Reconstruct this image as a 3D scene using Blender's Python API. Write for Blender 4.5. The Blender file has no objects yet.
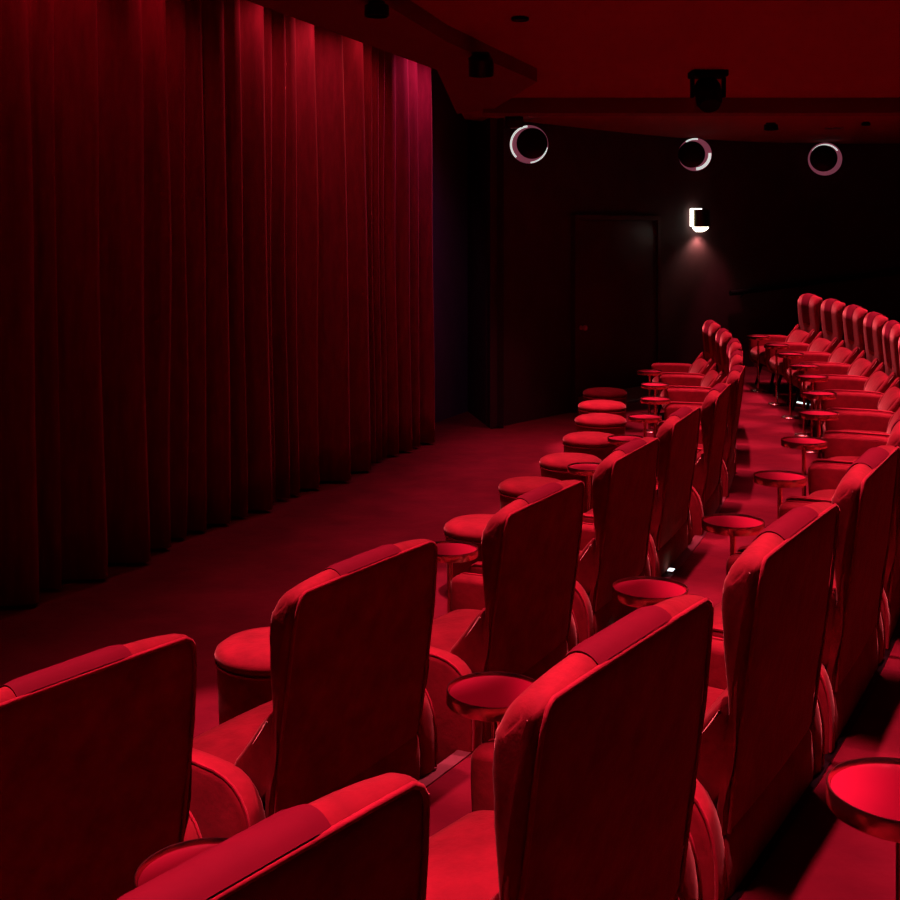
import bpy, bmesh, math, random
from mathutils import Vector, Matrix

scene = bpy.context.scene
COL = scene.collection
PI = math.pi
rnd = random.Random(7)

# ------------------------------------------------------------------ camera
F, HY, CAMZ = 1214.0, 228.0, 2.147          # focal length in pixels, horizon row, eye height
cam_data = bpy.data.cameras.new('camera')
cam = bpy.data.objects.new('camera', cam_data)
COL.objects.link(cam)
cam.location = (0, 0, CAMZ)
cam.rotation_euler = (PI / 2, 0, 0)
cam_data.sensor_width = 36
cam_data.lens = F / 900 * 36
cam_data.shift_y = -(450 - HY) / 900
cam_data.clip_start = 0.02
scene.camera = cam

# ------------------------------------------------------------------ world, exposure
world = bpy.data.worlds.new('world')
scene.world = world
world.use_nodes = True
bg = world.node_tree.nodes['Background']
bg.inputs[0].default_value = (0.5, 0.02, 0.04, 1)
bg.inputs[1].default_value = 0.002
vs = scene.view_settings
vs.view_transform = 'Standard'
vs.look = 'None'
vs.exposure = 0.0
vs.gamma = 1.0
vs.use_curve_mapping = False

# seating arcs: centre, radius of the back-top line of the two rows
CX, CY = -18.31, 15.12
R1, R2 = 21.32, 22.62
TIER2, TIER3 = 21.25, 22.52                 # radii of the two tier edges
Z2, Z3 = 0.25, 0.50                         # tier heights
CEIL = CAMZ + 1.18
SOFF = CAMZ + 1.08


def arc(r, th, z=0.0):
    return Vector((CX + r * math.cos(th), CY + r * math.sin(th), z))


def at(x, y, z):
    """the point of the plane at height z that the photograph shows at (x, y)"""
    d = (CAMZ - z) * F / (y - HY)
    return Vector(((x - 450) / F * d, d, z))


# ------------------------------------------------------------------ lamps of the hall
def spot(name, loc, target, energy, color, angle, blend=0.6, radius=0.04):
    l = bpy.data.lights.new(name, 'SPOT')
    l.energy = energy
    l.color = color
    l.spot_size = math.radians(angle)
    l.spot_blend = blend
    l.shadow_soft_size = radius
    o = bpy.data.objects.new(name, l)
    COL.objects.link(o)
    o.location = loc
    o.rotation_euler = (Vector(target) - Vector(loc)).to_track_quat('-Z', 'Y').to_euler()
    return o


RED = (1.0, 0.155, 0.275)
LZ = CEIL - 0.16                             # the lamps hang just below the beam
FRONT_T = [-0.6132 + 0.0536 * i for i in range(11)]
BACK_T = [-0.6466 + 0.0471 * i for i in range(14)]
for th in [FRONT_T[0] - 0.0536] + FRONT_T:                # one narrow downlight over every seat
    low = 0.22 if abs(th - FRONT_T[6]) < 0.01 else 0.0     # this one hangs below the moving spotlight
    spot('house_light', arc(21.20, th, LZ - low), arc(21.16, th, 0.4), 560 - 700 * low, RED, 36, 0.45, 0.03)
for th in [BACK_T[0] - 0.0471] + BACK_T:
    spot('house_light', arc(22.52, th, LZ), arc(22.48, th, 0.6), 530, RED, 34, 0.4, 0.03)
for i in range(17):                                       # softer light on the aisle between the rows
    th = BACK_T[0] + 0.0471 * (i - 1.5)
    spot('aisle_light', arc(22.10, th, LZ), arc(22.12, th, 0.3), 105, RED, 36, 0.5, 0.04)
for deg in range(-40, 0, 3):
    th = math.radians(deg)
    spot('house_light', arc(23.62, th, LZ), arc(23.62, th, 0.6), 240, RED, 40, 0.4, 0.03)
for deg, e in ((-35, 45), (-31, 60), (-27, 80), (-23, 120), (-19, 160), (-15, 200), (-11, 220), (-8, 110)):   # floor before the front row
    th = math.radians(deg)
    spot('floor_light', arc(19.8, th, LZ), arc(19.8, th, 0), e * 1.5, RED, 60, 1.0, 0.05)
for deg, e in ((-29.8, 900), (-23.6, 800), (-20.3, 350), (-17.7, 480), (-14.9, 560), (-12.1, 650), (-9.6, 850)):   # over the ottomans
    th = math.radians(deg)
    spot('floor_light', arc(20.2, th, LZ), arc(20.16, th, 0.4), e, RED, 25, 0.6, 0.03)


# ------------------------------------------------------------------ materials
def mat(name):
    m = bpy.data.materials.new(name)
    m.use_nodes = True
    nt = m.node_tree
    return m, nt, nt.nodes['Principled BSDF']


def noise(nt, scale, detail=4, rough=0.6, stretch=None):
    tc = nt.nodes.new('ShaderNodeTexCoord')
    mp = nt.nodes.new('ShaderNodeMapping')
    if stretch:
        mp.inputs['Scale'].default_value = stretch
    n = nt.nodes.new('ShaderNodeTexNoise')
    n.inputs['Scale'].default_value = scale
    n.inputs['Detail'].default_value = detail
    n.inputs['Roughness'].default_value = rough
    nt.links.new(tc.outputs['Object'], mp.inputs[0])
    nt.links.new(mp.outputs[0], n.inputs['Vector'])
    return n


def ramp(nt, fac, stops):
    r = nt.nodes.new('ShaderNodeValToRGB')
    el = r.color_ramp.elements
    while len(el) < len(stops):
        el.new(0.5)
    for e, (p, c) in zip(el, stops):
        e.position = p
        e.color = (*c, 1)
    nt.links.new(fac, r.inputs[0])
    return r


def bump(nt, bsdf, fac, strength, dist):
    b = nt.nodes.new('ShaderNodeBump')
    b.inputs['Strength'].default_value = strength
    b.inputs['Distance'].default_value = dist
    nt.links.new(fac, b.inputs['Height'])
    nt.links.new(b.outputs[0], bsdf.inputs['Normal'])


def fabric(name, c0, c1, scale, sheen, sheen_tint, rough=0.85, bs=0.25, bd=0.01, stretch=None):
    m, nt, b = mat(name)
    n = noise(nt, scale, 5, 0.62, stretch)
    r = ramp(nt, n.outputs['Fac'], [(0.3, c0), (0.7, c1)])
    nt.links.new(r.outputs[0], b.inputs['Base Color'])
    b.inputs['Roughness'].default_value = rough
    b.inputs['Specular IOR Level'].default_value = 0.15
    b.inputs['Sheen Weight'].default_value = sheen
    b.inputs['Sheen Roughness'].default_value = 0.35
    b.inputs['Sheen Tint'].default_value = (*sheen_tint, 1)
    bump(nt, b, n.outputs['Fac'], bs, bd)
    return m


def plain(name, c, rough=0.5, metal=0.0, spec=0.5, vary=0.15, scale=20):
    m, nt, b = mat(name)
    n = noise(nt, scale, 3)
    lo = tuple(v * (1 - vary) for v in c)
    hi = tuple(min(1, v * (1 + vary)) for v in c)
    r = ramp(nt, n.outputs['Fac'], [(0.3, lo), (0.7, hi)])
    nt.links.new(r.outputs[0], b.inputs['Base Color'])
    b.inputs['Roughness'].default_value = rough
    b.inputs['Metallic'].default_value = metal
    b.inputs['Specular IOR Level'].default_value = spec
    return m


def glow(name, c, strength):
    m, nt, b = mat(name)
    b.inputs['Base Color'].default_value = (*[min(1, v) for v in c], 1)
    b.inputs['Emission Color'].default_value = (*c, 1)
    b.inputs['Emission Strength'].default_value = strength
    return m


M_VELVET = fabric('red_velvet', (0.15, 0.005, 0.0105), (0.255, 0.0105, 0.0195), 9, 0.42, (1.0, 0.60, 0.4), bs=0.35, bd=0.015)
M_PAD = fabric('crimson_suede', (0.10, 0.0008, 0.009), (0.115, 0.001, 0.0105), 14, 0.1, (1.0, 0.1, 0.2), bs=0.05)
M_PIPE = fabric('red_piping', (0.22, 0.008, 0.02), (0.32, 0.012, 0.028), 30, 0.4, (1, 0.3, 0.25))
M_BLACK = plain('black_steel', (0.012, 0.010, 0.010), 0.35, 0.6)
M_MATTE = plain('matte_black', (0.006, 0.005, 0.005), 0.9, 0, 0.1)
M_BRASS = plain('dark_copper', (0.72, 0.42, 0.32), 0.27, 1.0)
M_ENAMEL = plain('crimson_enamel', (0.34, 0.0015, 0.030), 0.5, 0.0, 0.35, 0.05, 4)
M_CURTAIN = fabric('curtain_velvet', (0.17, 0.006, 0.018), (0.26, 0.010, 0.028), 7, 0.35, (1, 0.2, 0.2), bs=0.15, stretch=(3, 3, 0.5))
M_CARPET = fabric('red_carpet', (0.092, 0.0023, 0.0105), (0.146, 0.006, 0.0155), 3.2, 0.1, (1, 0.2, 0.2), 0.95, 0.5, 0.02)
M_CEIL = plain('painted_ceiling', (0.27, 0.030, 0.034), 0.8, 0, 0.2, 0.04, 2)
M_SOFFIT = plain('dark_painted_soffit', (0.16, 0.03, 0.03), 0.8, 0, 0.2, 0.05, 3)
M_WALL = plain('dark_wall_paint', (0.055, 0.022, 0.024), 0.75, 0, 0.2, 0.15, 3)
M_SIDE = plain('blue_grey_wall', (0.16, 0.13, 0.20), 0.8, 0, 0.2, 0.1, 3)
M_DOOR = plain('dark_door_paint', (0.06, 0.015, 0.019), 0.5, 0, 0.3, 0.1, 3)
M_STEEL = plain('brushed_steel', (0.55, 0.50, 0.50), 0.3, 1.0, 0.5, 0.1, 40)
M_NOSING = plain('step_nosing_strip', (0.16, 0.05, 0.05), 0.5, 0.2, 0.4, 0.1, 20)
M_PLATE = plain('pale_kick_plate', (0.30, 0.20, 0.20), 0.5, 0.3, 0.5, 0.1, 20)  # pale matte colour stands in for the reflection of steel
M_LED = glow('step_led', (0.85, 1.0, 1.0), 1.6)
M_LAMP = glow('warm_white_lamp', (1.0, 0.93, 0.80), 4.0)
M_RIM_GLINT = glow('white_rim_glint', (0.90, 1.0, 0.95), 0.7)  # emission standing in for reflections on the lamp rims
M_PINK = glow('pink_halo', (0.40, 0.10, 0.16), 0.33)
M_BRONZE = plain('dark_bronze', (0.10, 0.08, 0.04), 0.35, 0.9)
M_KNOB = plain('pale_metal_knob', (0.8, 0.72, 0.7), 0.45, 0.2)


# ------------------------------------------------------------------ mesh helpers
def obj(name, bm, m, parent=None, smooth=True, loc=None):
    me = bpy.data.meshes.new(name)
    bmesh.ops.recalc_face_normals(bm, faces=bm.faces)
    bm.to_mesh(me)
    bm.free()
    me.materials.append(m)
    if smooth:
        me.polygons.foreach_set('use_smooth', [True] * len(me.polygons))
        try:
            me.set_sharp_from_angle(angle=math.radians(50))
        except Exception:
            pass
    o = bpy.data.objects.new(name, me)
    COL.objects.link(o)
    if parent:
        o.parent = parent
    if loc is not None:
        o.location = loc
    return o


def struct(name, bm, m, smooth=False):
    o = obj(name, bm, m, None, smooth)
    o['kind'] = 'structure'
    return o


def thing(name, label, cat, loc=(0, 0, 0), rotz=0, group=None):
    o = bpy.data.objects.new(name, None)
    o.empty_display_size = 0.1
    COL.objects.link(o)
    o.location = loc
    o.rotation_euler = (0, 0, rotz)
    return tag(o, label, cat, group)


def tag(o, label, cat, group=None):
    o['label'] = label
    o['category'] = cat
    if group:
        o['group'] = group
    return o


def smooth_poly(pts, it=2):
    for _ in range(it):
        out = []
        n = len(pts)
        for i in range(n):
            a, b = pts[i], pts[(i + 1) % n]
            out.append((0.75 * a[0] + 0.25 * b[0], 0.75 * a[1] + 0.25 * b[1]))
            out.append((0.25 * a[0] + 0.75 * b[0], 0.25 * a[1] + 0.75 * b[1]))
        pts = out
    return pts


def poly_normals(pts):
    n = len(pts)
    area = sum(pts[i][0] * pts[(i + 1) % n][1] - pts[(i + 1) % n][0] * pts[i][1] for i in range(n))
    s = 1 if area > 0 else -1
    out = []
    for i in range(n):
        a, b = pts[i - 1], pts[(i + 1) % n]
        tx, ty = b[0] - a[0], b[1] - a[1]
        l = math.hypot(tx, ty) or 1
        out.append((s * ty / l, -s * tx / l))
    return out


def slab(bm, prof, x0, x1, r=0.02, crown=0.0, mid=8, warp=None, strip=False):
    """a cushion: the (y, z) profile swept from x0 to x1 with edges rounded by r and a crowned face"""
    nrm = poly_normals(prof)
    sl = []
    for k in range(4):
        a = k / 4 * PI / 2
        sl.append((x0 + r * (1 - math.sin(a)) if False else x0 + r * (1 - math.cos(a)), -r * (1 - math.sin(a))))
    for k in range(mid + 1):
        u = k / mid
        sl.append((x0 + r + (x1 - x0 - 2 * r) * u, crown * (1 - (2 * u - 1) ** 2)))
    for k in range(3, -1, -1):
        a = k / 4 * PI / 2
        sl.append((x1 - r * (1 - math.cos(a)), -r * (1 - math.sin(a))))
    rings = []
    for x, off in sl:
        ring = []
        for (y, z), (ny, nz) in zip(prof, nrm):
            p = Vector((x, y + ny * off, z + nz * off))
            if warp:
                p = warp(p)
            ring.append(bm.verts.new(p))
        rings.append(ring)
    n = len(prof)
    for a, b in zip(rings, rings[1:]):
        for i in range(n):
            bm.faces.new((a[i], a[(i + 1) % n], b[(i + 1) % n], b[i]))
    for q in (rings[0][::-1], rings[-1]):
        if not strip:
            bm.faces.new(q)
            continue
        for i in range(n // 2 - 1):
            a, b, c, d = q[i], q[i + 1], q[n - 2 - i], q[n - 1 - i]
            bm.faces.new((a, b, c, d) if b is not c else (a, b, d))


def tube(bm, pts, r, seg=8, closed=False):
    pts = [Vector(p) for p in pts]
    rings = []
    n = len(pts)
    up = None
    for i, p in enumerate(pts):
        if closed:
            t = (pts[(i + 1) % n] - pts[i - 1]).normalized()
        else:
            t = (pts[min(i + 1, n - 1)] - pts[max(i - 1, 0)]).normalized()
        if up is None:
            up = t.orthogonal().normalized()
        else:
            up = (up - t * up.dot(t)).normalized()
        s = t.cross(up)
        rr = r[i] if isinstance(r, (list, tuple)) else r
        rings.append([bm.verts.new(p + (up * math.cos(2 * PI * k / seg) + s * math.sin(2 * PI * k / seg)) * rr) for k in range(seg)])
    m = n if closed else n - 1
    for i in range(m):
        a, b = rings[i], rings[(i + 1) % n]
        if closed and i == n - 1:      # match the seam
            off = min(range(seg), key=lambda q: (a[0].co - b[q].co).length)
            b = b[off:] + b[:off]
        for k in range(seg):
            bm.faces.new((a[k], a[(k + 1) % seg], b[(k + 1) % seg], b[k]))
    if not closed:
        bm.faces.new(rings[0][::-1])
        bm.faces.new(rings[-1])


def lathe(bm, prof, seg=40, mtx=None):
    """prof: (radius, z) from bottom to top; closes on the axis"""
    rings = []
    for r, z in prof:
        if r < 1e-6:
            v = bm.verts.new((0, 0, z))
            rings.append([v])
        else:
            rings.append([bm.verts.new((r * math.cos(2 * PI * k / seg), r * math.sin(2 * PI * k / seg), z)) for k in range(seg)])
    allv = [v for q in rings for v in q]
    for a, b in zip(rings, rings[1:]):
        if len(a) == 1 and len(b) == 1:
            continue
        for k in range(seg):
            k2 = (k + 1) % seg
            if len(a) == 1:
                bm.faces.new((a[0], b[k2], b[k]))
            elif len(b) == 1:
                bm.faces.new((a[k], a[k2], b[0]))
            else:
                bm.faces.new((a[k], a[k2], b[k2], b[k]))
    if mtx:
        bmesh.ops.transform(bm, matrix=mtx, verts=allv)


def box(bm, lo, hi, bev=0.0, mtx=None):
    vs_ = [bm.verts.new((x, y, z)) for z in (lo[2], hi[2]) for y in (lo[1], hi[1]) for x in (lo[0], hi[0])]
    fs = [bm.faces.new([vs_[i] for i in q]) for q in ((0, 2, 3, 1), (4, 5, 7, 6), (0, 1, 5, 4), (2, 6, 7, 3), (0, 4, 6, 2), (1, 3, 7, 5))]
    if mtx:
        bmesh.ops.transform(bm, matrix=mtx, verts=vs_)
    if bev:
        es = list({e for f in fs for e in f.edges})
        bmesh.ops.bevel(bm, geom=es, offset=bev, segments=3, profile=0.5, affect='EDGES')


def prism(bm, poly, z0, z1):
    lo = [bm.verts.new((p[0], p[1], z0)) for p in poly]
    hi = [bm.verts.new((p[0], p[1], z1)) for p in poly]
    n = len(poly)
    bm.faces.new(lo[::-1])
    bm.faces.new(hi)
    for i in range(n):
        bm.faces.new((lo[i], lo[(i + 1) % n], hi[(i + 1) % n], hi[i]))


def sheet(bm, pts, z0, z1, thick=0.0, side=1):
    """a wall standing on the polyline pts, thick metres deep behind it"""
    n = len(pts)
    nr = []
    for i in range(n):
        a, b = Vector(pts[max(i - 1, 0)]), Vector(pts[min(i + 1, n - 1)])
        t = (b - a).normalized()
        nr.append(Vector((-t.y, t.x)) * side)
    back = [(Vector(p) + q * thick) for p, q in zip(pts, nr)]
    v = [[bm.verts.new((p[0], p[1], z)) for p in pts] for z in (z0, z1)]
    w = [[bm.verts.new((p[0], p[1], z)) for p in back] for z in (z0, z1)]
    for i in range(n - 1):
        bm.faces.new((v[0][i], v[0][i + 1], v[1][i + 1], v[1][i]))
        bm.faces.new((w[0][i + 1], w[0][i], w[1][i], w[1][i + 1]))
        bm.faces.new((v[1][i], v[1][i + 1], w[1][i + 1], w[1][i]))
        bm.faces.new((v[0][i + 1], v[0][i], w[0][i], w[0][i + 1]))
    for i in (0, n - 1):
        bm.faces.new((v[0][i], v[1][i], w[1][i], w[0][i]))


def catmull(pts, per=8):
    pts = [Vector(p) for p in pts]
    out = []
    for i in range(len(pts) - 1):
        p0 = pts[max(i - 1, 0)]; p1 = pts[i]; p2 = pts[i + 1]; p3 = pts[min(i + 2, len(pts) - 1)]
        for k in range(per):
            t = k / per
            out.append(0.5 * ((2 * p1) + (p2 - p0) * t + (2 * p0 - 5 * p1 + 4 * p2 - p3) * t * t + (3 * p1 - p0 - 3 * p2 + p3) * t ** 3))
    out.append(pts[-1])
    return out


def copy_tree(o, parent=None):
    c = o.copy()
    COL.objects.link(c)
    if parent:
        c.parent = parent
    for ch in list(o.children):
        copy_tree(ch, c)
    return c


# ------------------------------------------------------------------ the room
CA, CB = Vector((-2.53, 6.83)), Vector((-0.20, 12.17))     # foot of the curtain, left edge and far end
CD = (CB - CA).normalized()
CN = Vector((CD.y, -CD.x))                                  # from the curtain into the hall
WFRONT = [CA - CD * 8.0 - CN * 0.45, CB + CD * 2.05 - CN * 0.45]
corner = WFRONT[1]
FAR = [tuple(corner), (0.43, 12.98), (1.40, 14.14), (2.40, 15.28), (3.34, 16.15), (4.80, 16.85), (6.20, 16.95), (8.60, 16.2)]
far_curve = [Vector(FAR[0]), *catmull(FAR[1:], 8)]


def far_at(px):
    """point and inward normal of the far wall in the direction of column px"""
    k = (px - 450) / F
    for a, b in zip(far_curve[1:], far_curve[2:]):
        fa, fb = a.x - k * a.y, b.x - k * b.y
        if fa <= 0 <= fb:
            p = a + (b - a) * (-fa / (fb - fa))
            t = (b - a).normalized()
            return p, Vector((t.y, -t.x)), t
    raise ValueError(px)


bm = bmesh.new()                                            # stepped floor: stage level and two tiers


def ring(r0, r1, z, a0, a1, n=90):
    v0 = [bm.verts.new(arc(r0, a0 + (a1 - a0) * i / n, z)) for i in range(n + 1)]
    v1 = [bm.verts.new(arc(r1, a0 + (a1 - a0) * i / n, z)) for i in range(n + 1)]
    for i in range(n):
        bm.faces.new((v0[i], v0[i + 1], v1[i + 1], v1[i]))
    return v0, v1


def riser(r, z0, z1, a0, a1, n=90):
    v0 = [bm.verts.new(arc(r, a0 + (a1 - a0) * i / n, z0)) for i in range(n + 1)]
    v1 = [bm.verts.new(arc(r, a0 + (a1 - a0) * i / n, z1)) for i in range(n + 1)]
    for i in range(n):
        bm.faces.new((v0[i], v1[i], v1[i + 1], v0[i + 1]))


A0, A1 = math.radians(-80), math.radians(14)
ring(12.0, TIER2, 0, A0, A1)
riser(TIER2, 0, Z2, A0, A1)
ring(TIER2, TIER3, Z2, A0, A1)
riser(TIER3, Z2, Z3, A0, A1)
ring(TIER3, 27.0, Z3, A0, A1)
struct('floor', bm, M_CARPET)

for n, (r, z) in enumerate(((TIER2, Z2), (TIER3, Z3))):
    bm = bmesh.new()
    tube_pts = [arc(r, A0 + (A1 - A0) * i / 120) for i in range(121)]
    prof = [(-0.008, -0.045), (-0.008, 0.006), (0.045, 0.006), (0.045, 0.0), (0.0, 0.0), (0.0, -0.045)]
    rings = []
    for i in range(121):
        th = math.radians(-62) + (math.radians(2) - math.radians(-62)) * i / 120
        rings.append([bm.verts.new(arc(r + a, th, z + b)) for a, b in prof])
    for a, b in zip(rings, rings[1:]):
        for k in range(len(prof)):
            bm.faces.new((a[k], a[(k + 1) % 6], b[(k + 1) % 6], b[k]))
    bm.faces.new(rings[0]); bm.faces.new(rings[-1][::-1])
    struct('trim_%d' % (n + 1), bm, (M_NOSING, M_BLACK)[n])

bm = bmesh.new()
sheet(bm, WFRONT, 0, CEIL + 1.0, 0.15, 1)
struct('wall_front', bm, M_SIDE)
bm = bmesh.new()
sheet(bm, far_curve, 0, CEIL + 0.9, 0.15, 1)
struct('wall_far', bm, M_WALL, True)
bm = bmesh.new()
right = [Vector(FAR[-1])] + [arc(26.6, math.radians(a)).to_2d() for a in range(0, -66, -4)]
sheet(bm, right, 0, CEIL + 0.9, 0.15, 1)
struct('wall_right', bm, M_WALL, True)
near_end = right[-1]
bm = bmesh.new()
sheet(bm, [near_end, WFRONT[0]], 0, CEIL + 0.9, 0.15, 1)
struct('wall_near', bm, M_WALL)

# ceiling, stopping short of the curtain so that a lit trough stays open along it
S = [at(245, 0, SOFF), at(437, 70, SOFF), at(457, 114, SOFF)]
S = [Vector((p.x, p.y)) for p in S]
sd = (S[0] - S[1])
edge = [S[0] + sd * 3.2, S[0], S[1], S[2], Vector((0.16, 13.2))]
bm = bmesh.new()
prism(bm, [*edge, Vector((0.9, 14.2)), Vector((3.3, 17.0)), Vector((9.5, 17.6)), Vector((9.5, 8)), arc(27.2, math.radians(-35)).to_2d(), arc(27.2, math.radians(-64)).to_2d()], CEIL, CEIL + 0.12)
struct('ceiling', bm, M_CEIL)
bm = bmesh.new()
prism(bm, [WFRONT[0] - CN * 0.2, WFRONT[1] - CN * 0.2, Vector((0.9, 13.9)), S[2] + Vector((0.15, 0)), S[1] + Vector((0.15, 0)), S[0] + Vector((0.15, 0)), edge[0] + Vector((0.15, 0))], CEIL + 0.85, CEIL + 0.95)
bm2 = bmesh.new()
struct('trim_3', bm, M_SOFFIT)
# upstand that closes the trough
sheet(bm2, [p + Vector((0.04, 0)) for p in edge], CEIL + 0.1, CEIL + 0.86, 0.05, -1)
struct('trim_4', bm2, M_SOFFIT)
# dropped soffit along the trough
T_ = [at(378, 0, SOFF), at(447, 42, SOFF), at(537, 82, SOFF)]
T_ = [Vector((p.x, p.y)) for p in T_]
bm = bmesh.new()
prism(bm, [*edge[:4], Vector((0.40, 11.0)), T_[2], T_[1], T_[0], T_[0] + (T_[0] - T_[1]) * 5], SOFF, CEIL)
struct('trim_5', bm, M_SOFFIT)
# beam across the ceiling
bm = bmesh.new()
box(bm, (0.30, 11.0, CAMZ + 1.042), (7.6, 11.3, CEIL))
struct('trim_6', bm, M_SOFFIT)

# door in the far wall with handle and kick plate
pL, nL, tL = far_at(573)
pR, nR, tR = far_at(655)
t = (pR - pL).normalized()
nn = Vector((t.y, -t.x))
w = (pR - pL).length


def wall_mtx(p, n, z):
    """local x along the wall, y out of the wall into the room, z up"""
    t_ = Vector((-n.y, n.x))
    m = Matrix(((-t_.x * -1, n.x, 0, p.x), (-t_.y * -1, n.y, 0, p.y), (0, 0, 1, z), (0, 0, 0, 1)))
    return m


def wall_thing(name, label, cat, px, z, group=None):
    p, n, _ = far_at(px)
    o = thing(name, label, cat, (p.x, p.y, z), math.atan2(n.y, n.x) - PI / 2, group)
    return o


door = bpy.data.objects.new('door_1', None)
COL.objects.link(door)
door['kind'] = 'structure'
mid = (pL + pR) / 2
door.location = (mid.x, mid.y, 0)
door.rotation_euler = (0, 0, math.atan2(nn.y, nn.x) - PI / 2)    # local y out of the wall; local x to the left in view
bm = bmesh.new(); box(bm, (-w / 2 + 0.03, 0.0, 0.01), (w / 2 - 0.03, 0.045, 2.24), 0.004); obj('door_panel', bm, M_DOOR, door)
bm = bmesh.new()
box(bm, (-w / 2 - 0.04, -0.02, 0), (-w / 2 + 0.025, 0.06, 2.27)); box(bm, (w / 2 - 0.025, -0.02, 0), (w / 2 + 0.04, 0.06, 2.27)); box(bm, (-w / 2 - 0.04, -0.02, 2.245), (w / 2 + 0.04, 0.06, 2.30))
obj('door_frame', bm, M_DOOR, door)
bm = bmesh.new(); box(bm, (-w / 2 + 0.03, 0.045, 0.02), (w / 2 - 0.03, 0.052, 0.17)); obj('kick_plate', bm, M_PLATE, door)
bm = bmesh.new(); box(bm, (-w / 2 + 0.0, 0.045, 0.0), (w / 2 - 0.0, 0.10, 0.018)); obj('threshold', bm, M_STEEL, door)
bm = bmesh.new()
lathe(bm, [(0, 0), (0.026, 0), (0.026, 0.012), (0.012, 0.016), (0.012, 0.035), (0.03, 0.05), (0.034, 0.065), (0.026, 0.08), (0, 0.085)], 20,
      Matrix.Translation((w / 2 - 0.09, 0.045, 0.98)) @ Matrix.Rotation(-PI / 2, 4, 'X'))
obj('handle', bm, M_KNOB, door)

# ------------------------------------------------------------------ stage curtain
bm = bmesh.new()
L0, L1 = -4.2, (CB - CA).length - 0.10
pleats = []
s = L0
while s < L1:
    wd = rnd.choice((0.12, 0.16, 0.22, 0.28, 0.36, 0.44)) * rnd.uniform(0.9, 1.15)
    pleats.append((s, wd, rnd.uniform(0.55, 1.0), rnd.uniform(-1, 1)))
    s += wd
NZ = 14
ztop = CEIL + 0.82
cols = []
for (s0, wd, am, sk) in pleats:
    K = 9
    for k in range(K):
        u = k / K
        cols.append((s0 + wd * u, (0.5 - 0.5 * math.cos(2 * PI * u)) ** 1.3 * am * min(0.26, 0.07 + wd * 0.50), sk))
grid = []
for ss, dep, sk in cols:
    c = []
    for j in range(NZ + 1):
        v = j / NZ
        z = 0.025 + (ztop - 0.025) * v
        flare = 0.75 + 0.4 * (1 - v)
        wob = 0.02 * sk * math.sin(2.2 * z + sk * 4) + 0.012 * math.sin(ss * 3 + z * 1.3)
        p = CA + CD * (ss + wob) + CN * (dep * flare - 0.06)
        c.append(bm.verts.new((p.x, p.y, z)))
    grid.append(c)
for a, b in zip(grid, grid[1:]):
    for j in range(NZ):
        bm.faces.new((a[j], b[j], b[j + 1], a[j + 1]))
cur = obj('stage_curtain', bm, M_CURTAIN)
cur.data.set_sharp_from_angle(angle=PI)
sol = cur.modifiers.new('thickness', 'SOLIDIFY'); sol.thickness = 0.006; sol.offset = -1
tag(cur, 'floor-length pleated dark red stage curtain along the left side of the hall', 'curtain')

# curtain wash lights inside the trough
WASH = ((-0.4, 10, (1.0, 0.06, 0.14)), (0.3, 12, (1.0, 0.06, 0.14)), (1.2, 14, (1.0, 0.07, 0.15)), (2.5, 26, (1.0, 0.18, 0.24)), (3.3, 42, (1.0, 0.22, 0.27)), (4.15, 24, (1.0, 0.18, 0.22)), (5.35, 50, (1.0, 0.22, 0.65)))
for ss, e, c in WASH:
    p = CA + CD * ss + CN * 0.40
    q = CA + CD * ss + CN * 0.10
    spot('curtain_wash', (p.x, p.y, CEIL + 0.74), (q.x, q.y, 2.0), e, c, 120, 1.0, 0.04)


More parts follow.
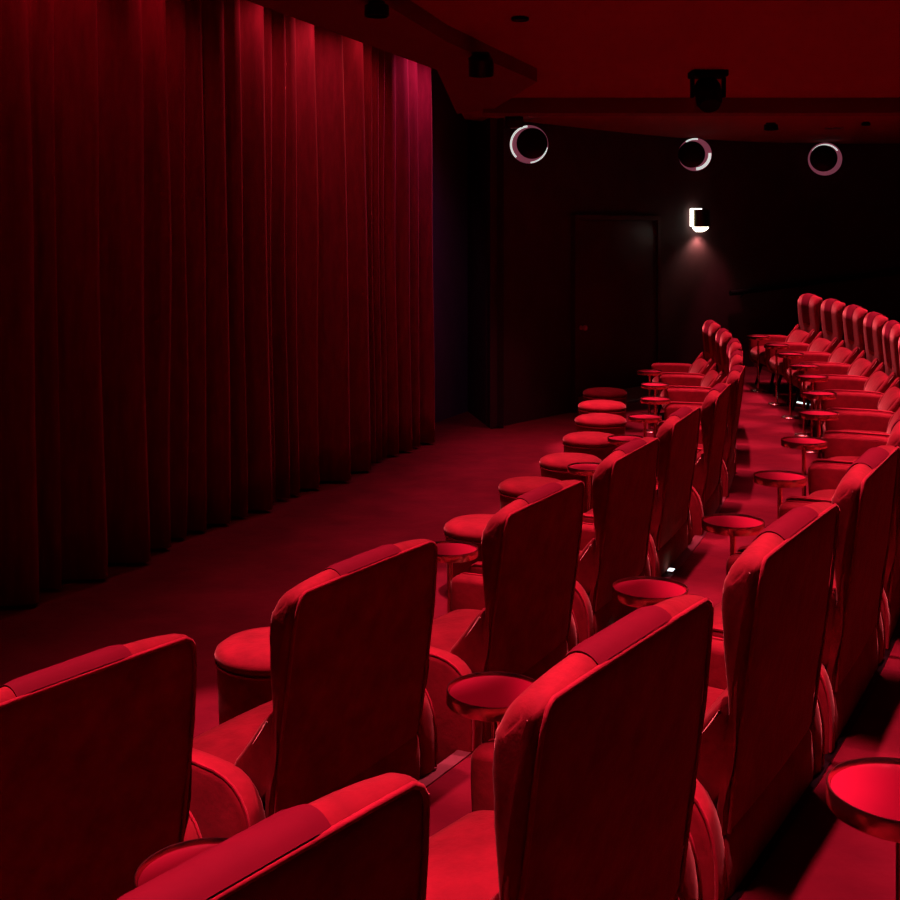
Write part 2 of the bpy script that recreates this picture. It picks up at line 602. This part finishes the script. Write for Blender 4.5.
# ------------------------------------------------------------------ armchair
def make_armchair():
    root = thing('armchair', '', 'armchair')
    # back: side profile (y forward, z up), rear edge at y = 0 on top
    back_prof = [(0.085, 0.40), (0.078, 0.50), (0.055, 0.66), (0.028, 0.84), (0.006, 1.02), (0.0, 1.066), (0.008, 1.078), (0.025, 1.089), (0.048, 1.092),
                 (0.07, 1.083), (0.094, 1.054), (0.107, 1.00), (0.108, 0.93), (0.097, 0.84), (0.084, 0.73), (0.086, 0.61), (0.12, 0.50), (0.125, 0.40)]

    def bow(p):
        z = p.z
        f = 1.012 - 0.045 * ((z - 0.70) / 0.38) ** 2
        if z > 1.0:
            f -= 0.030 * ((z - 1.0) / 0.08) ** 2
        q = Vector((p.x * f, p.y, p.z))
        if abs(p.x) > 0.34:                       # gathers along the side seam
            g = max(0.0, min(1.0, (1.0 - z) / 0.1))
            q.x += g * math.copysign(0.0035 * math.sin(z * 70 + 2 * math.sin(z * 23)), p.x)
            q.y += g * 0.002 * math.sin(z * 95)
        q.z -= 0.018 * (abs(p.x) / 0.4) ** 4 * max(0.0, min(1.0, (p.y + 0.01) / 0.05)) if z > 1.02 else 0
        return q
    bm = bmesh.new()
    slab(bm, smooth_poly(back_prof, 1), -0.40, 0.40, 0.028, 0.006, 12, bow, True)
    back = obj('backrest', bm, M_VELVET, root)
    bm = bmesh.new()
    path = []
    for y, z in ((0.085, 0.41), (0.078, 0.50), (0.055, 0.66), (0.028, 0.84), (0.012, 0.96), (0.004, 1.025), (0.0, 1.05)):
        p = bow(Vector((-0.383, y - 0.002, z))); path.append(p)
    top = [bow(Vector((x, -0.001, 1.076 - 0.010 * (abs(x) > 0.375)))) for x in (-0.378, -0.36, -0.30, -0.2, -0.1, 0, 0.1, 0.2, 0.3, 0.36, 0.378)]
    left = path
    rightp = [Vector((-p.x, p.y, p.z)) for p in reversed(path)]
    tube(bm, left + top + rightp, 0.0055, 8)
    obj('piping', bm, M_PIPE, back)
    # head pad lying over the middle of the top edge
    full = smooth_poly(back_prof, 1)
    nr = poly_normals(full)
    sel = [(p, n_) for p, n_ in zip(full, nr) if (p[1] > 1.073 or (p[1] > 0.74 and p[0] > 0.06))]
    bm = bmesh.new()
    xs = [-0.165 + 0.33 * i / 10 for i in range(11)]
    outer, inner = [], []
    for x in xs:
        e = 0.0015 if x in (xs[0], xs[-1]) else 0.0065
        outer.append([bm.verts.new(Vector((x, p[0] + n_[0] * (e + 0.006), p[1] + n_[1] * (e + 0.006)))) for p, n_ in sel])
        inner.append([bm.verts.new(Vector((x, p[0] - n_[0] * 0.004, p[1] - n_[1] * 0.004))) for p, n_ in sel])
    m_ = len(sel)
    for i in range(10):
        for j in range(m_ - 1):
            bm.faces.new((outer[i][j], outer[i + 1][j], outer[i + 1][j + 1], outer[i][j + 1]))
            bm.faces.new((inner[i][j + 1], inner[i + 1][j + 1], inner[i + 1][j], inner[i][j]))
        for j in (0, m_ - 1):
            bm.faces.new((outer[i][j], inner[i][j], inner[i + 1][j], outer[i + 1][j]))
    for i in (0, 10):
        for j in range(m_ - 1):
            bm.faces.new((outer[i][j], outer[i][j + 1], inner[i][j + 1], inner[i][j]))
    pad = obj('head_pad', bm, M_PAD, root)
    pad['label'] = 'smooth crimson pad over the top of the backrest'
    # base behind and under the seat
    bm = bmesh.new()
    slab(bm, smooth_poly([(0.085, 0.15), (0.072, 0.30), (0.082, 0.425), (0.16, 0.43), (0.55, 0.33), (0.58, 0.30), (0.55, 0.265), (0.22, 0.15)], 1), -0.395, 0.395, 0.02, 0, 6)
    obj('base', bm, M_VELVET, root)
    # seat cushion
    bm = bmesh.new()
    slab(bm, smooth_poly([(0.14, 0.33), (0.14, 0.45), (0.20, 0.465), (0.4, 0.475), (0.57, 0.47), (0.65, 0.44), (0.67, 0.38), (0.65, 0.32), (0.59, 0.30), (0.3, 0.31)], 2), -0.393, 0.393, 0.03, 0.012, 8)
    obj('seat', bm, M_VELVET, root)
    # lumbar cushion
    bm = bmesh.new()
    slab(bm, smooth_poly([(0.09, 0.46), (0.08, 0.60), (0.11, 0.68), (0.175, 0.655), (0.235, 0.56), (0.26, 0.47)], 2), -0.30, 0.30, 0.03, 0.012, 8)
    obj('lumbar_cushion', bm, M_VELVET, root)
    for sgn in (-1, 1):
        # side wing between backrest and arm
        bm = bmesh.new()
        a, b = sorted((sgn * 0.315, sgn * 0.392))
        slab(bm, smooth_poly([(0.07, 0.47), (0.07, 0.70), (0.09, 0.74), (0.12, 0.71), (0.185, 0.62), (0.235, 0.56), (0.25, 0.47)], 1), a, b, 0.018, 0.004, 4)
        obj('side_wing', bm, M_VELVET, root)
        # arm: flat slab, its rear end rounded down to the floor side
        ap = [(0.085, 0.15), (0.07, 0.30), (0.075, 0.42), (0.105, 0.51), (0.16, 0.562), (0.24, 0.582), (0.45, 0.588), (0.62, 0.588), (0.655, 0.578), (0.665, 0.55), (0.655, 0.36), (0.64, 0.28), (0.57, 0.24), (0.30, 0.15)]
        bm = bmesh.new()
        a, b = sorted((sgn * 0.398, sgn * 0.488))
        slab(bm, smooth_poly(ap, 1), a, b, 0.022, 0.004, 4)
        arm = obj('arm', bm, M_VELVET, root)
        bm = bmesh.new()
        pp = smooth_poly(ap, 1)
        tube(bm, [(sgn * 0.480, y, z) for y, z in pp if z > 0.2 and (y < 0.655)][0:18], 0.005, 6)
        obj('piping', bm, M_PIPE, arm)
        for yy, y2, zt in ((0.53, 0.60, 0.28), (0.24, 0.20, 0.17)):
            bm = bmesh.new()
            tube(bm, [(sgn * 0.33, yy, zt), (sgn * 0.35, (yy + y2) / 2, zt * 0.5), (sgn * 0.372, y2, 0.0)], [0.020, 0.017, 0.013], 10)
            obj('leg', bm, M_BLACK, root)
    for ch in root.children:
        if ch.name.startswith(('backrest', 'head_pad')):
            ch.scale = (0.99, 0.90, 1.015)
    return root


def make_table():
    root = thing('side_table', '', 'side table')
    bm = bmesh.new(); lathe(bm, [(0, 0), (0.088, 0), (0.09, 0.006), (0.085, 0.012), (0.02, 0.018), (0, 0.018)], 40); obj('base', bm, M_BRASS, root)
    bm = bmesh.new(); lathe(bm, [(0, 0.012), (0.0125, 0.012), (0.0125, 0.597), (0, 0.597)], 20); obj('pole', bm, M_BRASS, root)
    bm = bmesh.new(); lathe(bm, [(0, 0.589), (0.016, 0.589), (0.016, 0.611), (0.124, 0.613), (0.124, 0.633), (0, 0.633)], 56); obj('tabletop', bm, M_ENAMEL, root)
    bm = bmesh.new()
    pr = [(0.1245, 0.606), (0.131, 0.606), (0.1325, 0.608), (0.1325, 0.640), (0.1315, 0.6425), (0.1285, 0.6425), (0.1275, 0.640), (0.1245, 0.633)]
    seg = 64
    rings = [[bm.verts.new((r * math.cos(2 * PI * k / seg), r * math.sin(2 * PI * k / seg), z)) for r, z in pr] for k in range(seg)]
    for k in range(seg):
        a, b = rings[k], rings[(k + 1) % seg]
        for i in range(len(pr)):
            bm.faces.new((a[i], a[(i + 1) % len(pr)], b[(i + 1) % len(pr)], b[i]))
    r_ = obj('rim', bm, M_BRASS, root)
    r_['label'] = 'polished copper rim'
    return root


def make_ottoman():
    root = thing('ottoman', '', 'ottoman')
    bm = bmesh.new(); lathe(bm, [(0, 0.02), (0.205, 0.02), (0.215, 0.03), (0.222, 0.18), (0.228, 0.335), (0.2, 0.34), (0, 0.34)], 48); obj('body', bm, M_VELVET, root)
    bm = bmesh.new(); lathe(bm, [(0, 0.335), (0.2, 0.335), (0.228, 0.348), (0.2375, 0.37), (0.232, 0.392), (0.205, 0.411), (0.15, 0.422), (0.08, 0.427), (0, 0.428)], 48); c = obj('cushion', bm, M_VELVET, root)
    bm = bmesh.new(); tube(bm, [(0.232 * math.cos(2 * PI * k / 48), 0.232 * math.sin(2 * PI * k / 48), 0.343) for k in range(48)], 0.006, 8, True); obj('piping', bm, M_PIPE, c)
    bm = bmesh.new(); lathe(bm, [(0, 0), (0.19, 0), (0.19, 0.022), (0, 0.022)], 40); obj('plinth', bm, M_BLACK, root)
    return root


ORD = ['first', 'second', 'third', 'fourth', 'fifth', 'sixth', 'seventh', 'eighth', 'ninth', 'tenth', 'eleventh', 'twelfth', 'thirteenth', 'fourteenth', 'fifteenth']
chair0, table0, ottoman0 = make_armchair(), make_table(), make_ottoman()
used = set()


def place(src, p, rz, label, group):
    o = src if src.name not in used else copy_tree(src)
    used.add(src.name)
    o.location = p
    o.rotation_euler = (0, 0, rz)
    o['label'] = label
    o['group'] = group
    return o


FRONT_R = [0, 0, 0.05, 0.03, 0, 0.03, 0.05, 0.02, 0.02, 0, 0]
for i, th in enumerate(FRONT_T):
    extra = {0: ', cut off by the left edge', 1: ', past a lone ottoman', 10: ', nearest the far wall'}.get(i, '')
    place(chair0, arc(R1 + FRONT_R[i], th, 0), th + PI / 2, 'red velvet armchair, front row, %s from the near end%s' % (ORD[i], extra), 'armchairs of the front row')
for i, th in enumerate(BACK_T):
    extra = {0: ', cut off by the bottom edge', 13: ', nearest the far wall'}.get(i, '')
    place(chair0, arc(R2, th, Z2), th + PI / 2, 'red velvet armchair, second row, %s from the near end%s' % (ORD[i], extra), 'armchairs of the second row')

TF = [(450, 553), (588.5, 470), (626, 441), (645, 419), (655.5, 401), (655, 386.5), (649.5, 373)]
TB = [(213, 888), (495, 698), (650, 594), (733, 526), (780, 480), (804, 444), (820, 416), (824, 396), (822, 379), (812, 368), (800, 356), (785, 347), (767, 338)]


def snap(p, ths, tol):
    """keep a table just before the arms of the chairs"""
    th = math.atan2(p.y - CY, p.x - CX)
    r = math.hypot(p.y - CY, p.x - CX)
    return arc(min(r, tol), th)


for i, (x, y) in enumerate(TF):
    p = snap(at(x, y, 0.618), FRONT_T, R1 - 0.70); p.z = 0
    place(table0, p, 0, 'small round copper-rimmed table before the front row, %s visible from the near end' % ORD[i], 'side tables of the front row')
for i, (x, y) in enumerate(TB):
    p = snap(at(x, y, Z2 + 0.618), BACK_T, R2 - 0.70); p.z = Z2
    place(table0, p, 0, 'small round copper-rimmed table between the two rows, %s from the near end' % ORD[i], 'side tables of the second row')
p = at(903, 793, Z3 + 0.635); p.z = Z3
place(table0, p, 0, 'small round copper-rimmed table behind the second row, at the right edge', 'side tables of the third row')

OT = [(272, 645), (484, 524), (533, 484), (570.7, 459), (591, 437), (600.5, 418), (602, 404), (605, 391)]
for i, (x, y) in enumerate(OT):
    p = at(x, y, 0.40); p.z = 0
    extra = {0: ', beside the second armchair', 7: ', by the door'}.get(i, '')
    place(ottoman0, p, 0, 'round red velvet ottoman, %s from the near end of its line%s' % (ORD[i], extra), 'ottomans before the front row')

# ------------------------------------------------------------------ step lights on the tier edge
for i, (x, y, wd) in enumerate(((722, 492.5, 0.07), (662, 571, 0.05), (600, 632, 0.05))):
    p = at(x, y, Z2)
    th = math.atan2(p.y - CY, p.x - CX)
    q = arc(TIER2 + 0.018, th, Z2 + 0.006)
    o = thing('step_light', 'tiny white step light on the tier edge behind the %s front armchair' % ('fifth', 'fourth', 'third')[i], 'step light', q, th + PI / 2, 'step lights on the first tier edge')
    bm = bmesh.new(); box(bm, (-wd / 2 - 0.008, -0.022, 0), (wd / 2 + 0.008, 0.02, 0.006), 0.002); obj('housing', bm, M_STEEL, o)
    bm = bmesh.new(); box(bm, (-wd / 2, -0.016, 0.005), (wd / 2, 0.014, 0.009)); obj('lens', bm, M_LED, o)
p = at(803, 407, Z2)
th = math.atan2(p.y - CY, p.x - CX)
o = thing('step_light', 'pale strip light near the floor under the far second row tables', 'step light', (p.x, p.y, Z2), th + PI / 2 + 0.5, 'step lights on the second tier')
bm = bmesh.new(); box(bm, (-0.11, -0.02, 0.0), (0.11, 0.02, 0.035), 0.004); obj('housing', bm, M_STEEL, o)
bm = bmesh.new(); box(bm, (-0.10, -0.014, 0.034), (0.10, 0.014, 0.044)); obj('lens', bm, M_LED, o)

# ------------------------------------------------------------------ round wall lamps
def annulus(bm, r0, r1, y, a0=0, a1=2 * PI, n=48, cx=0, cz=0, dep=0.006):
    full = abs(a1 - a0) > 6.28
    m_ = n if full else n + 1
    vv = [[bm.verts.new((cx + r * math.cos(a0 + (a1 - a0) * k / n), yy, cz + r * math.sin(a0 + (a1 - a0) * k / n))) for (r, yy) in ((r0, y), (r0, y + dep), (r1, y + dep), (r1, y))] for k in range(m_)]
    for k in range(n):
        a, b = vv[k], vv[(k + 1) % m_]
        for i in range(4):
            bm.faces.new((a[i], a[(i + 1) % 4], b[(i + 1) % 4], b[i]))
    if not full:
        bm.faces.new(vv[0]); bm.faces.new(vv[-1][::-1])


def round_lamp(px, py, rpx, dx, dz, arcs, label):
    p, n, _ = far_at(px)
    p = p * (1 - 0.30 / p.length)
    d = p.y
    R = rpx * d / F
    z = CAMZ + (HY - py) * d / F
    to_cam = Vector((-p.x, -p.y)).normalized()
    o = thing('round_wall_lamp', label, 'wall lamp', (p.x, p.y, z), math.atan2(to_cam.y, to_cam.x) - PI / 2, 'round lamps on the far wall')
    # local: y towards the room, x to the left as seen from the hall
    bm = bmesh.new(); lathe(bm, [(0, -0.22), (R * 0.3, -0.22), (R * 0.3, 0.0), (R * 0.55, 0.0), (R * 0.55, 0.11), (0, 0.11)], 32, Matrix.Rotation(-PI / 2, 4, 'X')); obj('housing', bm, M_BLACK, o)
    bm = bmesh.new(); annulus(bm, R * 0.5, R, 0.10); ring_ = obj('glow_ring', bm, M_PINK, o)
    for a0, a1, r0, r1 in arcs:
        bm = bmesh.new()
        annulus(bm, R * r0, R * r1, 0.105, math.radians(a0), math.radians(a1), 24, dep=0.006)
        obj('painted_glint', bm, M_RIM_GLINT, ring_)  # light caught by the metal rim, put in as a glowing arc
    bm = bmesh.new()
    lathe(bm, [(0, 0.09), (R * 0.5, 0.10), (R * 0.79, 0.125), (R * 0.81, 0.135), (R * 0.77, 0.142), (R * 0.3, 0.15), (0, 0.151)], 48, Matrix.Translation((-dx * R, 0, dz * R)) @ Matrix.Rotation(-PI / 2, 4, 'X'))
    obj('cap', bm, M_BLACK, o)
    return o


# angles run from the local +x axis (left in the picture) over the top
round_lamp(529, 145, 19.0, 0.16, 0.04, ((-45, 85, 0.89, 0.99), (190, 265, 0.92, 0.99)), 'round glowing wall lamp with dark disc, leftmost of the three, above the door')
round_lamp(695, 155, 16.3, -0.20, 0.0, ((55, 100, 0.90, 0.99), (175, 265, 0.80, 0.97)), 'round glowing wall lamp with dark disc, middle one, above the wall sconce')
round_lamp(825, 159.5, 16.3, -0.08, 0.04, ((35, 145, 0.84, 0.92),), 'round glowing wall lamp with dark disc, rightmost of the three')

# ------------------------------------------------------------------ wall sconce
p, n, _ = far_at(697)
zs = CAMZ + (HY - 219) * p.y / F
sc = thing('wall_sconce', 'boxy dark bronze wall sconce glowing white below and at its left', 'wall sconce', (p.x, p.y, zs), math.atan2(n.y, n.x) - PI / 2)
bm = bmesh.new(); box(bm, (-0.12, 0.0, -0.12), (0.12, 0.03, 0.14), 0.004); obj('back_plate', bm, M_BRONZE, sc)
bm = bmesh.new()
seg = 20
outl = [(0.125 * math.cos(PI * k / seg), 0.06 + 0.11 * math.sin(PI * k / seg)) for k in range(seg + 1)]
lo = [bm.verts.new((x, y, -0.105)) for x, y in outl] + [bm.verts.new((x * 0.94, y - 0.008, -0.105)) for x, y in reversed(outl)]
hi = [bm.verts.new((v.co.x, v.co.y, 0.125)) for v in lo]
k_ = len(lo)
for i in range(k_):
    bm.faces.new((lo[i], lo[(i + 1) % k_], hi[(i + 1) % k_], hi[i]))
for i in range(seg):
    bm.faces.new((lo[i], lo[k_ - 1 - i], lo[k_ - 2 - i], lo[i + 1])); bm.faces.new((hi[i], hi[i + 1], hi[k_ - 2 - i], hi[k_ - 1 - i]))
obj('shade', bm, M_BRONZE, sc)
bm = bmesh.new()
for f0, f1, za, zb in ((0.94, 0.94, -0.12, -0.10), (0.86, 0.86, -0.135, -0.12), (0.74, 0.74, -0.148, -0.135), (0.6, 0.6, -0.16, -0.148), (0.4, 0.4, -0.17, -0.16)):
    prism(bm, [(x * f0, 0.03 + (y - 0.03) * f1) for x, y in outl] + [(-0.125 * f0, 0.03), (0.125 * f0, 0.03)], za, zb)
obj('diffuser', bm, M_LAMP, sc)
bm = bmesh.new(); box(bm, (0.10, 0.028, -0.10), (0.165, 0.055, 0.135), 0.004); box_ = obj('side_glow', bm, M_LAMP, sc)
bm = bmesh.new(); box(bm, (-0.02, 0.03, 0.126), (0.15, 0.07, 0.14), 0.003); obj('top_glow', bm, M_LAMP, sc)
l = bpy.data.lights.new('sconce_light', 'SPOT'); l.energy = 14; l.color = (1, 0.55, 0.48); l.spot_size = math.radians(135); l.spot_blend = 0.8; l.shadow_soft_size = 0.05
lo_ = bpy.data.objects.new('sconce_light', l); COL.objects.link(lo_)
lo_.location = (p.x + n.x * 0.10, p.y + n.y * 0.10, zs - 0.22)
lo_.rotation_euler = (Vector((-n.x * 0.25, -n.y * 0.25, -1))).to_track_quat('-Z', 'Y').to_euler()

# ------------------------------------------------------------------ dark handrail on the far wall
pa, na, _ = far_at(735)
pts = []
for k in range(13):
    px = 726 + k * 15
    q, nq, _ = far_at(px)
    py = 293 - (px - 726) * 0.125
    pts.append((q.x + nq.x * 0.09, q.y + nq.y * 0.09, CAMZ + (HY - py) * q.y / F))
rail = thing('handrail', 'dark handrail rising along the far wall behind the second row', 'handrail', pts[0])
off = Vector(pts[0])
bm = bmesh.new(); tube(bm, [Vector(q) - off for q in pts], 0.035, 10); obj('rail', bm, M_BLACK, rail)
for k in (1, 5, 9):
    q, nq, _ = far_at(726 + k * 15)
    bm = bmesh.new(); tube(bm, [Vector(pts[k]) - off, Vector((q.x, q.y, pts[k][2] - 0.08)) - off], 0.012, 8); obj('bracket', bm, M_BLACK, rail)

# ------------------------------------------------------------------ fixtures on the ceiling
def ceil_point(x, y, z=CEIL):
    return at(x, y, z)


q = ceil_point(708, 71)
o = thing('stage_light', 'black moving spotlight hanging from the ceiling before the beam', 'spotlight', q)
bm = bmesh.new(); box(bm, (-0.135, -0.10, -0.05), (0.135, 0.10, 0.0), 0.01); obj('mount', bm, M_MATTE, o)
bm = bmesh.new(); box(bm, (-0.13, -0.03, -0.20), (-0.105, 0.03, -0.05), 0.004); obj('yoke_arm', bm, M_MATTE, o)
bm = bmesh.new(); box(bm, (0.105, -0.03, -0.20), (0.13, 0.03, -0.05), 0.004); obj('yoke_arm', bm, M_MATTE, o)
bm = bmesh.new(); lathe(bm, [(0, -0.13), (0.075, -0.13), (0.095, -0.09), (0.10, 0.05), (0.085, 0.09), (0.06, 0.10), (0, 0.10)], 28, Matrix.Translation((0, 0, -0.165)) @ Matrix.Rotation(math.radians(-35), 4, 'X')); obj('head', bm, M_MATTE, o)


def spot_can(x, y, r, h, label, z=CEIL, tilt=0.0):
    q_ = ceil_point(x, y, z)
    o_ = thing('ceiling_spotlight', label, 'spotlight', q_, 0, 'small black fixtures on the ceiling')
    b_ = bmesh.new(); lathe(b_, [(0, -0.012), (r * 0.7, -0.012), (r * 0.7, 0.0), (0, 0.0)], 24); obj('mount', b_, M_BLACK, o_)
    b_ = bmesh.new(); lathe(b_, [(0, -h * 0.7), (r * 0.85, -h * 0.72), (r * 0.9, -h), (r, -h), (r, -h * 0.25), (r * 0.6, -0.01), (0, -0.01)], 24, Matrix.Rotation(tilt, 4, 'X')); obj('head', b_, M_BLACK, o_)


spot_can(520, 17, 0.05, 0.02, 'tiny black ceiling fixture nearest the top edge of the photo')
spot_can(377, 2, 0.06, 0.07, 'black spotlight on the dark soffit at the top edge', SOFF)
spot_can(481, 53, 0.08, 0.14, 'black spotlight on the dark soffit beyond the end of the curtain', SOFF, 0.3)
spot_can(771, 123, 0.08, 0.08, 'small black fixture on the ceiling near the far wall, left of the flat vent')
spot_can(866, 122, 0.05, 0.04, 'small black fixture on the ceiling near the far wall, right of the flat vent')
q = ceil_point(834, 127.5)
o = thing('ceiling_vent', 'flat pale vent on the ceiling above the rightmost round lamp', 'vent', q)
bm = bmesh.new(); box(bm, (-0.09, -0.06, -0.012), (0.09, 0.06, 0), 0.003); obj('frame', bm, M_STEEL, o)
bm = bmesh.new()
for k in range(4):
    box(bm, (-0.075, -0.045 + k * 0.026, -0.016), (0.075, -0.033 + k * 0.026, -0.011))
obj('slats', bm, M_BRONZE, o)
q = ceil_point(514, 111)
o = thing('wall_speaker', 'small black speaker at the ceiling above the leftmost round lamp', 'speaker', q)
bm = bmesh.new(); box(bm, (-0.015, -0.015, -0.06), (0.015, 0.015, 0.0)); obj('bracket', bm, M_BLACK, o)
bm = bmesh.new(); box(bm, (-0.09, -0.07, -0.16), (0.09, 0.06, -0.05), 0.01, Matrix.Rotation(0.2, 4, 'X')); obj('body', bm, M_BLACK, o)
bm = bmesh.new(); box(bm, (-0.035, -0.045, -0.178), (0.035, -0.02, -0.168)); obj('highlight_plate', bm, M_STEEL, o)  # bright plate added for a small highlight on the black body
